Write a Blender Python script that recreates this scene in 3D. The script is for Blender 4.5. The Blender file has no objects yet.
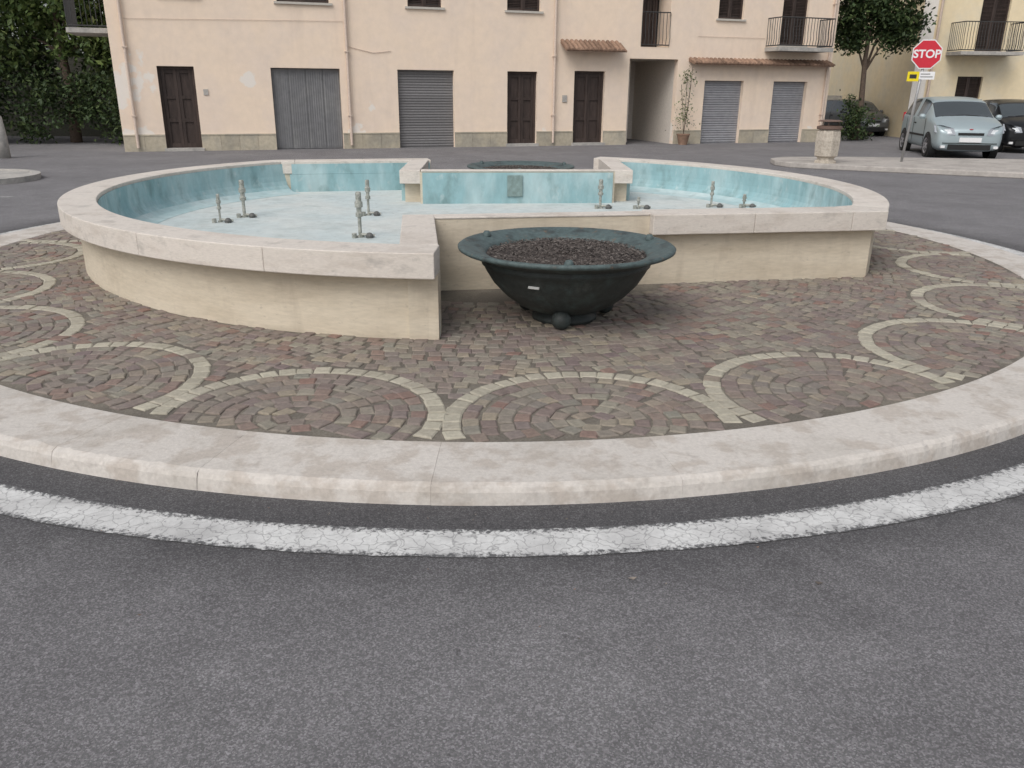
import bpy, bmesh, math, random
from math import sin, cos, pi, radians, atan2, sqrt, hypot
from mathutils import Vector, Matrix, Euler
random.seed(7)
R = random.random
def U(a, b): return a + (b - a) * R()
scene = bpy.context.scene
COL = scene.collection

# ------------------------------------------------------------------ materials
def M(name, col, rough=.85, col2=None, s=3., lo=.45, hi=.6, var=.1, vs=20., bs=60., bd=0., isl=0., metal=0., st=(1, 1, 1), ramp=None, spec=.3, stain=None):
    m = bpy.data.materials.new(name); m.use_nodes = True
    nt = m.node_tree; N = nt.nodes; L = nt.links
    b = N['Principled BSDF']; b.inputs['Roughness'].default_value = rough
    b.inputs['Metallic'].default_value = metal
    b.inputs['Specular IOR Level'].default_value = spec
    g = N.new('ShaderNodeNewGeometry')
    mp = N.new('ShaderNodeVectorMath'); mp.operation = 'MULTIPLY'; mp.inputs[1].default_value = st
    L.new(g.outputs['Position'], mp.inputs[0]); vec = mp.outputs[0]
    def noise(sc, det=4, v=None):
        n = N.new('ShaderNodeTexNoise'); n.inputs['Scale'].default_value = sc; n.inputs['Detail'].default_value = det
        n.inputs['Roughness'].default_value = .6
        L.new(v or vec, n.inputs['Vector']); return n.outputs['Fac']
    def mr(src, a, b2, c, d):
        n = N.new('ShaderNodeMapRange'); L.new(src, n.inputs[0])
        for i, v in enumerate((a, b2, c, d)): n.inputs[i + 1].default_value = v
        return n.outputs[0]
    if ramp:
        cr = N.new('ShaderNodeValToRGB'); L.new(g.outputs['Random Per Island'], cr.inputs[0])
        el = cr.color_ramp.elements
        while len(el) < len(ramp): el.new(.5)
        for i, c in enumerate(ramp):
            el[i].position = i / (len(ramp) - 1); el[i].color = (*c, 1)
        base = cr.outputs[0]
    else:
        rgb = N.new('ShaderNodeRGB'); rgb.outputs[0].default_value = (*col, 1); base = rgb.outputs[0]
    def mix(f, a, c):
        mx = N.new('ShaderNodeMix'); mx.data_type = 'RGBA'; L.new(f, mx.inputs[0]); L.new(a, mx.inputs[6]); mx.inputs[7].default_value = (*c, 1); return mx.outputs[2]
    if col2: base = mix(mr(noise(s, 6), lo, hi, 0, 1), base, col2)
    for sn in (stain if isinstance(stain, list) else ([stain] if stain else [])):
        c, ss, vz, l2, h2_, stn = sn
        mq = N.new('ShaderNodeVectorMath'); mq.operation = 'MULTIPLY'; mq.inputs[1].default_value = (1, 1, vz); L.new(g.outputs['Position'], mq.inputs[0])
        base = mix(mr(noise(ss, 7, mq.outputs[0]), l2, h2_, 0, stn), base, c)
    f = mr(noise(vs, 6), .3, .7, 1 - var, 1 + var)
    if isl:
        f2 = mr(g.outputs['Random Per Island'], 0, 1, 1 - isl, 1 + isl)
        q = N.new('ShaderNodeMath'); q.operation = 'MULTIPLY'; L.new(f, q.inputs[0]); L.new(f2, q.inputs[1]); f = q.outputs[0]
    sc = N.new('ShaderNodeVectorMath'); sc.operation = 'SCALE'; L.new(base, sc.inputs[0]); L.new(f, sc.inputs['Scale'])
    L.new(sc.outputs[0], b.inputs['Base Color'])
    if bd:
        bp = N.new('ShaderNodeBump'); bp.inputs['Strength'].default_value = 1; bp.inputs['Distance'].default_value = bd
        L.new(noise(bs, 5), bp.inputs['Height']); L.new(bp.outputs[0], b.inputs['Normal'])
    return m

def glass(name, c=(.02, .025, .03)):
    m = M(name, c, rough=.08, var=.1, vs=1, spec=.8); return m

CX, CY, KR, KI = -.25, 8.765, 5.6, 5.13
def asphalt():
    m = M('asphalt', (.162, .157, .163), rough=.9, col2=(.20, .195, .20), s=.7, lo=.35, hi=.65, var=.08, vs=3.5, bs=300, bd=.004, stain=[((.105, .102, .105), 1.3, 1, .56, .74, .5), ((.26, .255, .255), 7, 1, .62, .74, .35), ((.07, .07, .072), 14, 1, .66, .70, .6)])
    nt = m.node_tree; N = nt.nodes; L = nt.links; b = N['Principled BSDF']
    src = b.inputs['Base Color'].links[0].from_socket
    g = N.new('ShaderNodeNewGeometry')
    v = N.new('ShaderNodeTexVoronoi'); v.inputs['Scale'].default_value = 190; L.new(g.outputs['Position'], v.inputs['Vector'])
    sp = N.new('ShaderNodeSeparateColor'); L.new(v.outputs['Color'], sp.inputs[0])
    pw = N.new('ShaderNodeMath'); pw.operation = 'POWER'; L.new(sp.outputs[0], pw.inputs[0]); pw.inputs[1].default_value = 2.2
    mr = N.new('ShaderNodeMapRange'); L.new(pw.outputs[0], mr.inputs[0]); mr.inputs[3].default_value = .74; mr.inputs[4].default_value = 1.6
    n2 = N.new('ShaderNodeTexNoise'); n2.inputs['Scale'].default_value = 45; n2.inputs['Detail'].default_value = 7; n2.inputs['Roughness'].default_value = .75; L.new(g.outputs['Position'], n2.inputs['Vector'])
    mr2 = N.new('ShaderNodeMapRange'); L.new(n2.outputs['Fac'], mr2.inputs[0]); mr2.inputs[1].default_value = .3; mr2.inputs[2].default_value = .7; mr2.inputs[3].default_value = .80; mr2.inputs[4].default_value = 1.20
    mu = N.new('ShaderNodeMath'); mu.operation = 'MULTIPLY'; L.new(mr.outputs[0], mu.inputs[0]); L.new(mr2.outputs[0], mu.inputs[1])
    sub = N.new('ShaderNodeVectorMath'); sub.operation = 'SUBTRACT'; sub.inputs[1].default_value = (CX, CY, 0); L.new(g.outputs['Position'], sub.inputs[0])
    ln = N.new('ShaderNodeVectorMath'); ln.operation = 'LENGTH'; L.new(sub.outputs[0], ln.inputs[0])
    n3 = N.new('ShaderNodeTexNoise'); n3.inputs['Scale'].default_value = 4.5; n3.inputs['Detail'].default_value = 8; n3.inputs['Roughness'].default_value = .65; L.new(g.outputs['Position'], n3.inputs['Vector'])
    ad = N.new('ShaderNodeMath'); ad.operation = 'MULTIPLY_ADD'; L.new(n3.outputs['Fac'], ad.inputs[0]); ad.inputs[1].default_value = .45; L.new(ln.outputs['Value'], ad.inputs[2])
    cr = N.new('ShaderNodeValToRGB'); mr3 = N.new('ShaderNodeMapRange'); L.new(ad.outputs[0], mr3.inputs[0]); mr3.inputs[1].default_value = 5.7; mr3.inputs[2].default_value = 8.7
    L.new(mr3.outputs[0], cr.inputs[0]); el = cr.color_ramp.elements
    el[0].position = 0; el[0].color = (.62, .61, .60, 1); el[1].position = 1; el[1].color = (.97, .97, .97, 1)
    for ps, c in ((.08, .52), (.17, .50), (.22, .66), (.30, .90), (.42, 1.03), (.56, .97), (.70, 1.05)):
        e = el.new(ps); e.color = (c, c, c * 1.0, 1)
    mu2 = N.new('ShaderNodeMath'); mu2.operation = 'MULTIPLY'; L.new(mu.outputs[0], mu2.inputs[0]); L.new(cr.outputs[0], mu2.inputs[1])
    sc = N.new('ShaderNodeVectorMath'); sc.operation = 'SCALE'; L.new(src, sc.inputs[0]); L.new(mu2.outputs[0], sc.inputs['Scale'])
    L.new(sc.outputs[0], b.inputs['Base Color'])
    return m
ASPH = asphalt()

def paint_mat():
    m = M('road_paint', (.60, .60, .59), rough=.8, col2=(.42, .415, .41), s=5, lo=.42, hi=.75, var=.12, vs=40, bs=150, bd=.002, stain=((.26, .26, .26), 2.5, 1, .55, .75, .5))
    nt = m.node_tree; N = nt.nodes; L = nt.links; b = N['Principled BSDF']
    src = b.inputs['Base Color'].links[0].from_socket
    g = N.new('ShaderNodeNewGeometry')
    nz = N.new('ShaderNodeTexNoise'); nz.inputs['Scale'].default_value = 12; L.new(g.outputs['Position'], nz.inputs['Vector'])
    mad = N.new('ShaderNodeVectorMath'); mad.operation = 'MULTIPLY_ADD'; L.new(nz.outputs['Color'], mad.inputs[0]); mad.inputs[1].default_value = (.09, .09, .09); L.new(g.outputs['Position'], mad.inputs[2])
    v = N.new('ShaderNodeTexVoronoi'); v.feature = 'DISTANCE_TO_EDGE'; v.inputs['Scale'].default_value = 15; L.new(mad.outputs[0], v.inputs['Vector'])
    mr = N.new('ShaderNodeMapRange'); L.new(v.outputs['Distance'], mr.inputs[0]); mr.inputs[1].default_value = .0; mr.inputs[2].default_value = .05; mr.inputs[3].default_value = .55; mr.inputs[4].default_value = 0
    n2 = N.new('ShaderNodeTexNoise'); n2.inputs['Scale'].default_value = 45; n2.inputs['Detail'].default_value = 8; n2.inputs['Roughness'].default_value = .7; L.new(g.outputs['Position'], n2.inputs['Vector'])
    sub = N.new('ShaderNodeVectorMath'); sub.operation = 'SUBTRACT'; sub.inputs[1].default_value = (CX, CY, 0); L.new(g.outputs['Position'], sub.inputs[0])
    ln = N.new('ShaderNodeVectorMath'); ln.operation = 'LENGTH'; L.new(sub.outputs[0], ln.inputs[0])
    d = N.new('ShaderNodeMath'); d.operation = 'SUBTRACT'; L.new(ln.outputs['Value'], d.inputs[0]); d.inputs[1].default_value = 5.925
    ab = N.new('ShaderNodeMath'); ab.operation = 'ABSOLUTE'; L.new(d.outputs[0], ab.inputs[0])
    ed = N.new('ShaderNodeMapRange'); L.new(ab.outputs[0], ed.inputs[0]); ed.inputs[1].default_value = .055; ed.inputs[2].default_value = .12; ed.inputs[3].default_value = 0; ed.inputs[4].default_value = .28
    su = N.new('ShaderNodeMath'); L.new(n2.outputs['Fac'], su.inputs[0]); L.new(ed.outputs[0], su.inputs[1])
    mr2 = N.new('ShaderNodeMapRange'); L.new(su.outputs[0], mr2.inputs[0]); mr2.inputs[1].default_value = .58; mr2.inputs[2].default_value = .7
    mxx = N.new('ShaderNodeMath'); mxx.operation = 'MAXIMUM'; L.new(mr.outputs[0], mxx.inputs[0]); L.new(mr2.outputs[0], mxx.inputs[1])
    mx = N.new('ShaderNodeMix'); mx.data_type = 'RGBA'; L.new(mxx.outputs[0], mx.inputs[0]); L.new(src, mx.inputs[6]); mx.inputs[7].default_value = (.11, .11, .112, 1)
    L.new(mx.outputs[2], b.inputs['Base Color']); return m
PAINT = paint_mat()
LINE = M('line_paint', (.34, .34, .33), rough=.8, col2=(.17, .17, .17), s=12, lo=.45, hi=.6, var=.1)
KERB = M('kerb_stone', (.55, .515, .475), rough=.75, col2=(.46, .415, .37), s=6, lo=.48, hi=.58, var=.10, vs=45, bs=80, bd=.002, isl=.035, stain=[((.30, .265, .24), 11, 1, .56, .75, .55), ((.33, .30, .26), 2.2, 1, .5, .75, .5)])
COB = M('porphyry_setts', (0, 0, 0), rough=.72, ramp=[(.245, .23, .185), (.185, .145, .13), (.27, .25, .20), (.20, .155, .14), (.24, .22, .18), (.29, .25, .19), (.195, .155, .145), (.22, .21, .175), (.22, .14, .115), (.235, .20, .17), (.18, .14, .135)], var=.18, vs=40, bs=90, bd=.003, stain=[((.165, .13, .122), .9, 1, .45, .7, .5), ((.27, .245, .20), 5, 1, .55, .75, .4)])
COBW = M('white_setts', (0, 0, 0), rough=.7, ramp=[(.40, .37, .30), (.35, .325, .26), (.43, .40, .32), (.37, .34, .275), (.33, .305, .245)], var=.16, vs=40, bs=90, bd=.003, stain=((.27, .24, .20), 4, 1, .5, .75, .4))
GROUT = M('sand_joint', (.14, .125, .105), rough=.95, col2=(.19, .17, .14), s=3, var=.25, vs=60, bs=150, bd=.004)
TRAV = M('travertine_wall', (.60, .53, .42), rough=.75, col2=(.49, .42, .32), s=1.3, lo=.42, hi=.75, var=.08, vs=12, bs=40, bd=.002, st=(1, 1, 5), stain=[((.37, .31, .24), 5, .25, .53, .78, .6), ((.31, .27, .22), 18, 2, .62, .72, .4)])
SLAB = M('travertine_coping', (.61, .56, .505), rough=.7, col2=(.51, .455, .40), s=3, lo=.5, hi=.7, var=.08, vs=30, bs=60, bd=.002, isl=.03, st=(1, 1, 4), stain=[((.28, .26, .24), 6, 1.5, .56, .78, .65), ((.34, .32, .29), 22, 1, .6, .72, .4)])
TEAL = M('blue_basin_wall', (.27, .425, .45), rough=.8, col2=(.39, .52, .535), s=2.2, lo=.42, hi=.62, var=.10, vs=10, st=(1, 1, .4), spec=.08, stain=[((.14, .20, .19), 4, .6, .52, .72, .6), ((.52, .58, .575), 9, .6, .6, .72, .5)])
TEALC = M('blue_basin_cove', (.38, .505, .52), rough=.85, col2=(.48, .57, .575), s=2., lo=.42, hi=.62, var=.08, vs=10, spec=.08, stain=((.27, .33, .32), 5, .6, .55, .75, .6))
TEALD = M('blue_basin_wall_band', (.12, .25, .27), rough=.6, col2=(.10, .15, .15), s=3, lo=.45, hi=.65, var=.2, vs=10)
FLOORB = M('blue_basin_floor', (.50, .56, .56), rough=.9, col2=(.56, .585, .565), s=1.1, lo=.4, hi=.65, var=.08, vs=9, bs=30, bd=.004, spec=.06, stain=[((.34, .385, .37), 2.5, 1, .53, .75, .65), ((.27, .30, .29), 12, 1, .60, .72, .5)])
BRONZE = M('weathered_brass', (.27, .28, .25), rough=.55, col2=(.40, .40, .36), s=30, var=.2, vs=50, metal=.2)
DARKM = M('dark_metal', (.035, .035, .035), rough=.6, var=.3, vs=10)
FIT = M('pipe_fitting', (.11, .11, .105), rough=.6, var=.3, vs=30)
BOWL = M('patinated_cast_iron', (.032, .038, .036), rough=.55, col2=(.05, .07, .068), s=8, lo=.5, hi=.7, var=.25, vs=25, bs=50, bd=.002, spec=.4, stain=((.11, .12, .11), 9, .3, .58, .75, .5))
BOWLR = M('patinated_rim', (.075, .105, .105), rough=.6, col2=(.04, .05, .05), s=9, lo=.5, hi=.68, var=.25, vs=30, bs=50, bd=.002, spec=.4, stain=((.16, .10, .06), 14, 1, .6, .7, .6))
SOIL = M('mulch_soil', (.06, .05, .045), rough=.95, col2=(.10, .085, .077), s=20, var=.4, vs=60, bs=80, bd=.01)
CHIP = M('mulch_chips', (0, 0, 0), rough=.9, ramp=[(.035, .03, .028), (.095, .08, .073), (.055, .046, .042), (.17, .15, .135), (.07, .06, .055)], var=.2, vs=50)

# ------------------------------------------------------------------ helpers
def link(o, parent=None):
    COL.objects.link(o)
    if parent: o.parent = parent
    return o
def empty(name, loc=(0, 0, 0), rz=0):
    e = bpy.data.objects.new(name, None); e.location = loc; e.rotation_euler = (0, 0, rz); e.empty_display_size = .3
    return link(e)
def mesh(name, V, F, mat, parent=None, smooth=False, bevel=0, mi=None, segs=2):
    me = bpy.data.meshes.new(name); me.from_pydata(V, [], F)
    for m in (mat if isinstance(mat, (list, tuple)) else [mat]): me.materials.append(m)
    if mi:
        me.polygons.foreach_set('material_index', mi)
    bm = bmesh.new(); bm.from_mesh(me); bmesh.ops.recalc_face_normals(bm, faces=bm.faces); bm.to_mesh(me); bm.free()
    if smooth: me.polygons.foreach_set('use_smooth', [True] * len(me.polygons))
    o = bpy.data.objects.new(name, me); link(o, parent)
    if bevel:
        b = o.modifiers.new('b', 'BEVEL'); b.width = bevel; b.segments = segs; b.limit_method = 'ANGLE'; b.angle_limit = .6
    return o
class Geo:
    def __init__(s): s.V = []; s.F = []; s.I = []
    def add(s, V, F, mi=0):
        n = len(s.V); s.V += [tuple(v) for v in V]; s.F += [tuple(i + n for i in f) for f in F]; s.I += [mi] * len(F)
    def box(s, x0, x1, y0, y1, z0, z1, mi=0):
        s.add([(x0, y0, z0), (x1, y0, z0), (x1, y1, z0), (x0, y1, z0), (x0, y0, z1), (x1, y0, z1), (x1, y1, z1), (x0, y1, z1)],
              [(0, 3, 2, 1), (4, 5, 6, 7), (0, 1, 5, 4), (1, 2, 6, 5), (2, 3, 7, 6), (3, 0, 4, 7)], mi)
    def prism(s, pts, z0, z1, mi=0):
        n = len(pts)
        s.add([(p[0], p[1], z0) for p in pts] + [(p[0], p[1], z1) for p in pts],
              [tuple(range(n))[::-1], tuple(range(n, 2 * n))] + [(i, (i + 1) % n, n + (i + 1) % n, n + i) for i in range(n)], mi)
    def sweep(s, c, prof, a0, a1, n=12, mis=None, mi=0):
        V = []; m = len(prof)
        for i in range(n + 1):
            a = a0 + (a1 - a0) * i / n; ca, sa = cos(a), sin(a)
            for (r, z) in prof: V.append((c[0] + r * ca, c[1] + r * sa, z))
        base = len(s.V); s.V += V
        for i in range(n):
            b = base + i * m; d = b + m
            for k in range(m):
                s.F.append((b + k, b + (k + 1) % m, d + (k + 1) % m, d + k)); s.I.append(mis[k] if mis else mi)
        s.F.append(tuple(base + k for k in range(m))); s.F.append(tuple(base + n * m + k for k in reversed(range(m)))); s.I += [mi, mi]
    def arc(s, c, r0, r1, a0, a1, z0, z1, n=12, mi=0):
        s.sweep(c, [(r0, z0), (r1, z0), (r1, z1), (r0, z1)], a0, a1, n, None, mi)
    def lathe(s, prof, c=(0, 0, 0), n=32, mi=0):
        V = []; F = []
        for (r, z) in prof:
            for i in range(n):
                a = 2 * pi * i / n; V.append((c[0] + r * cos(a), c[1] + r * sin(a), c[2] + z))
        for j in range(len(prof) - 1):
            for i in range(n): F.append((j * n + i, j * n + (i + 1) % n, (j + 1) * n + (i + 1) % n, (j + 1) * n + i))
        s.add(V, F, mi)
    def tube(s, pts, rad, n=8, mi=0):
        V = []; F = []
        for k, p in enumerate(pts):
            p = Vector(p); a = Vector(pts[max(k - 1, 0)]); b = Vector(pts[min(k + 1, len(pts) - 1)])
            d = (b - a).normalized(); x = d.orthogonal().normalized(); y = d.cross(x)
            r = rad[k] if isinstance(rad, (list, tuple)) else rad
            for i in range(n):
                t = 2 * pi * i / n; V.append(tuple(p + x * r * cos(t) + y * r * sin(t)))
        for k in range(len(pts) - 1):
            for i in range(n): F.append((k * n + i, k * n + (i + 1) % n, (k + 1) * n + (i + 1) % n, (k + 1) * n + i))
        F.append(tuple(range(n))[::-1]); F.append(tuple(range((len(pts) - 1) * n, len(pts) * n)))
        s.add(V, F, mi)
    def obj(s, name, mat, parent=None, **k):
        return mesh(name, s.V, s.F, mat, parent, mi=s.I, **k)

# ------------------------------------------------------------------ ground
g = Geo(); g.add([(-400, -100, -.02), (400, -100, -.02), (400, 700, -.02), (-400, 700, -.02)], [(0, 1, 2, 3)])
g.obj('ground', M('dry_grass_ground', (.09, .09, .05), col2=(.14, .12, .08), s=.5, var=.2, vs=5))
g = Geo(); g.add([(-70, -12, 0), (70, -12, 0), (70, 75, 0), (-70, 75, 0)], [(0, 1, 2, 3)])
g.obj('road', ASPH)
def ring(name, c, r0, r1, z, mat, n=200, jag=0):
    V = []; F = []
    for i in range(n):
        a = 2 * pi * i / n
        V.append((c[0] + (r0 + U(-jag, jag)) * cos(a), c[1] + (r0 + U(-jag, jag)) * sin(a), z)); V.append((c[0] + (r1 + U(-jag, jag)) * cos(a), c[1] + (r1 + U(-jag, jag)) * sin(a), z))
    for i in range(n):
        j = (i + 1) % n; F.append((2 * i, 2 * i + 1, 2 * j + 1, 2 * j))
    return mesh(name, V, F, mat)
ring('road_marking', (CX, CY), 5.82, 6.03, .004, PAINT, 900, .004)

g = Geo(); a = 0.1
while a < 2 * pi + .1 - .02:
    L0 = U(.14, .22); a1 = min(a + L0, 2 * pi + .1)
    if 2 * pi + .1 - a1 < .06: a1 = 2 * pi + .1
    h = .09 + U(-.001, .001); e0 = a + .0001; e1 = a1 - .0001; n = 22; dr = U(-.002, .002)
    V = []; F = []; m_ = 7
    for i in range(n + 1):
        t = e0 + (e1 - e0) * i / n; q = U(-.004, .003); q2 = U(-.006, .003)
        if R() < .06: q -= .008; q2 -= .012
        prof = [(KI, 0), (KR + dr + .01, 0), (KR + dr + q * .5, h * .62), (KR - .010 + dr + q, h * .86), (KR - .035 + dr + q2, h), (KI + .006, h), (KI, h - .006)]
        for (r, z) in prof: V.append((CX + r * cos(t), CY + r * sin(t), z))
    for i in range(n):
        for k in range(m_): F.append((i * m_ + k, i * m_ + (k + 1) % m_, (i + 1) * m_ + (k + 1) % m_, (i + 1) * m_ + k))
    F.append(tuple(range(m_))); F.append(tuple(range(n * m_, n * m_ + m_))[::-1])
    g.add(V, F); a = a1
g.obj('stone_kerb', KERB)

g = Geo(); n = 96
g.add([(CX + (KI + .02) * cos(2 * pi * i / n), CY + (KI + .02) * sin(2 * pi * i / n), .083) for i in range(n)], [tuple(range(n))])
base = g.obj('paving_bed', GROUT)

# fountain outline
C1 = (-.4, 9.37); W1 = 4.02; S1 = 4.16
C2 = (-.28, 9.47); W2 = 4.06; S2 = 4.15
aA, aB1 = radians(-91.4), radians(-360 + 137)
aB, aA1 = radians(-29.7), radians(67)
A = (C1[0] + W1 * cos(aA), C1[1] + W1 * sin(aA)); A2 = (-.66, 6.78); Mi = (1.17, 7.10); B = (C2[0] + W2 * cos(aB), C2[1] + W2 * sin(aB))
Ap = (C2[0] + W2 * cos(aA1), C2[1] + W2 * sin(aA1)); Q1 = (1.31, 11.20); Q2 = (-1.22, 10.95); Q3 = (-1.27, 12.62)
Bp = (C1[0] + W1 * cos(aB1), C1[1] + W1 * sin(aB1))
outline = [A, A2, Mi, B] + [(C2[0] + W2 * cos(aB + (aA1 - aB) * i / 24), C2[1] + W2 * sin(aB + (aA1 - aB) * i / 24)) for i in range(1, 24)] + [Ap, Q1, Q2, Q3, Bp] + \
          [(C1[0] + W1 * cos(aB1 + (aA - aB1) * i / 40), C1[1] + W1 * sin(aB1 + (aA - aB1) * i / 40)) for i in range(1, 40)]
def inside(x, y, P=outline):
    r = False; j = len(P) - 1
    for i in range(len(P)):
        if (P[i][1] > y) != (P[j][1] > y) and x < (P[j][0] - P[i][0]) * (y - P[i][1]) / (P[j][1] - P[i][1]) + P[i][0]: r = not r
        j = i
    return r

G = Geo(); GW = Geo()
def sett(G, x, y, ang, w, d, jt=.008):
    w -= .006; d -= .006
    h = .091 + U(-.0025, .0025); ca, sa = cos(ang), sin(ang)
    pts = [(-w / 2, -d / 2), (w / 2, -d / 2), (w / 2, d / 2), (-w / 2, d / 2)]
    pts = [(px + U(-jt, jt), py + U(-jt, jt)) for px, py in pts]
    tx, ty = U(-.03, .03), U(-.03, .03)
    V = []
    for (sc, z) in ((1, .070), (.97, h - .005), (.80, h)):
        for px, py in pts:
            px *= sc; py *= sc
            V.append((x + px * ca - py * sa, y + px * sa + py * ca, z + (px * tx + py * ty if z > .071 else 0)))
    F = [(8, 9, 10, 11)]
    for b in (0, 4):
        for k in range(4): F.append((b + k, b + (k + 1) % 4, b + 4 + (k + 1) % 4, b + 4 + k))
    G.add(V, F)
NS = 20; SR = .775; SC = 4.89; a_off = radians(-90 - 1.2 + 9)
cent = [(CX + SC * cos(a_off + 2 * pi * k / NS), CY + SC * sin(a_off + 2 * pi * k / NS), a_off + 2 * pi * k / NS) for k in range(NS)]
for (sx, sy, sa_) in cent:
    rows = [(SR - .05, .105, 1)] + [(SR - .106 - .09 * (i + .5), .088, 0) for i in range(7)]
    for (r, d, wh) in rows:
        if r < .04: continue
        n = max(3, int(2 * pi * r / (.105 if wh else .098))); t0 = R() * 6
        for i in range(n):
            jj = .05 if wh else .14
            t = t0 + 2 * pi * (i + U(-jj, jj)) / n; rr = r + (U(-.003, .003) if wh else U(-.008, .008)); x = sx + rr * cos(t); y = sy + rr * sin(t)
            if hypot(x - CX, y - CY) > KI - .045 or inside(x, y): continue
            sett(GW if (wh and R() < .97) else G, x, y, t + pi / 2 + U(-.04, .04), 2 * pi * r / n * U(.96, 1.04), d, .004 if wh else .008)
r0 = KI - .05
while r0 > 2.3:
    n = int(2 * pi * r0 / .1); t0 = R()
    for i in range(n):
        t = t0 + 2 * pi * (i + U(-.18, .18)) / n
        r = r0 + (.09 * abs(sin(NS * .5 * (t - a_off))) if r0 < 4.1 else (.05 * cos(NS * (t - a_off)) if r0 < 4.6 else 0)) + U(-.012, .012)
        x = CX + r * cos(t); y = CY + r * sin(t)
        if r > KI - .04: continue
        k = round((t - a_off) / (2 * pi / NS)) % NS
        dd = min(hypot(x - cent[q % NS][0], y - cent[q % NS][1]) for q in (k - 1, k, k + 1))
        if dd < SR + .025: continue
        if inside(x, y): continue
        tw = t + pi / 2 + U(-.1, .1) + .25 * sin(NS * (t - a_off)) * (1 if 3.6 < r0 < 4.6 else .2)
        sett(GW if (r0 > 4.8 and R() < .35) else G, x, y, tw, 2 * pi * r / n * U(.88, 1.05), .09)
    r0 -= .088
cb = G.obj('cobblestone_paving', COB); GW.obj('white_sett_bands', COBW, parent=cb); base.parent = cb

# ------------------------------------------------------------------ fountain
F_ = empty('fountain')
ZT = .70; ZS = .53; ZF = .28; CWD = .32
gw = Geo()
gw.arc(C1, W1 - .16, W1, aB1, aA, .08, ZS + .002, 90)
gw.arc(C2, W2 - .20, W2, aB, aA1, .08, ZS + .002, 60)
def strip(G, p, q, o0, o1, z0, z1, mi=0, e0=0, e1=0):
    dx, dy = q[0] - p[0], q[1] - p[1]; l = hypot(dx, dy); dx /= l; dy /= l; nx, ny = -dy, dx
    p = (p[0] - dx * e0, p[1] - dy * e0); q = (q[0] + dx * e1, q[1] + dy * e1)
    G.prism([(p[0] + nx * o0, p[1] + ny * o0), (q[0] + nx * o0, q[1] + ny * o0), (q[0] + nx * o1, q[1] + ny * o1), (p[0] + nx * o1, p[1] + ny * o1)], z0, z1, mi)
strip(gw, A, A2, .003, .20, .08, ZS + .001, e0=-.01)
strip(gw, A2, Mi, 0, .16, .08, ZT - .02)
strip(gw, Mi, B, .001, .20, .08, ZS + .003, e0=.0, e1=-.003)
strip(gw, Ap, Q1, .003, .20, .08, ZS + .001)
strip(gw, Q1, Q2, 0, .16, .08, ZT - .02)
strip(gw, Q2, Q3, .003, .20, .08, ZS + .001)
strip(gw, Q3, Bp, .001, .20, .08, ZS + .003, e1=-.003)
gw.obj('outer_wall', TRAV, F_)
gs = Geo()
def slabarc(c, r0, r1, a0, a1, n):
    for i in range(n):
        b0 = a0 + (a1 - a0) * i / n + .00012; b1 = a0 + (a1 - a0) * (i + 1) / n - .00012
        gs.arc(c, r0, r1, b0, b1, ZS, ZT + U(-.0007, .0007), 12)
slabarc(C1, S1 - CWD, S1, aB1 + .03, aA - .001, 8)
slabarc(C2, S2 - CWD, S2, aB + .055, aA1 - .001, 7)
def coping(p, q, o0, o1, n, e0, e1):
    dx, dy = q[0] - p[0], q[1] - p[1]; l = hypot(dx, dy); dx /= l; dy /= l
    t0 = -e0; t1 = l + e1
    for i in range(n):
        u0 = t0 + (t1 - t0) * i / n + .0008; u1 = t0 + (t1 - t0) * (i + 1) / n - .0008
        strip(gs, (p[0] + dx * u0, p[1] + dy * u0), (p[0] + dx * u1, p[1] + dy * u1), o0, o1, ZS, ZT + U(-.0007, .0007))
coping(A, A2, -.012, .25, 1, -.19, .16)
coping(Mi, B, -.10, .24, 2, 0, -.27)
coping(Ap, Q1, -.012, .25, 2, -.24, .16)
coping(Q2, Q3, -.012, .25, 1, .16, -.245)
coping(Q3, Bp, -.10, .24, 2, 0, -.20)
def P2(c, r, a): return (c[0] + r * cos(a), c[1] + r * sin(a))
def along(p, q, t, o):
    dx, dy = q[0] - p[0], q[1] - p[1]; l = hypot(dx, dy); dx /= l; dy /= l
    return (p[0] + dx * t - dy * o, p[1] + dy * t + dx * o)
lB = hypot(B[0] - Mi[0], B[1] - Mi[1])
gs.prism([along(Mi, B, lB - .268, -.10), along(Mi, B, lB + .065, -.10), P2(C2, S2, aB + .054), P2(C2, S2 - CWD, aB + .054), along(Mi, B, lB - .268, .24)], ZS, ZT)
lb = hypot(Bp[0] - Q3[0], Bp[1] - Q3[1])
gs.prism([along(Q3, Bp, lb - .198, -.10), along(Q3, Bp, lb + .06, -.10), P2(C1, S1, aB1 + .028), P2(C1, S1 - CWD, aB1 + .028), along(Q3, Bp, lb - .198, .24)], ZS, ZT)
strip(gs, A2, Mi, -.006, .17, ZT - .02, ZT - .001, e0=-.014, e1=-.002)
strip(gs, Q1, Q2, -.006, .17, ZT - .02, ZT - .001, e0=-.014, e1=-.014)
gs.obj('coping', SLAB, F_, bevel=.007)
gb = Geo()
g = Geo(); g.prism([(x, y) for x, y in outline], .085, ZF)
cx0, cy0 = -.2, 9.4
g.V = [(cx0 + (x - cx0) * .985, cy0 + (y - cy0) * .985, z) for x, y, z in g.V]
g.obj('basin_floor', FLOORB, F_)
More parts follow.
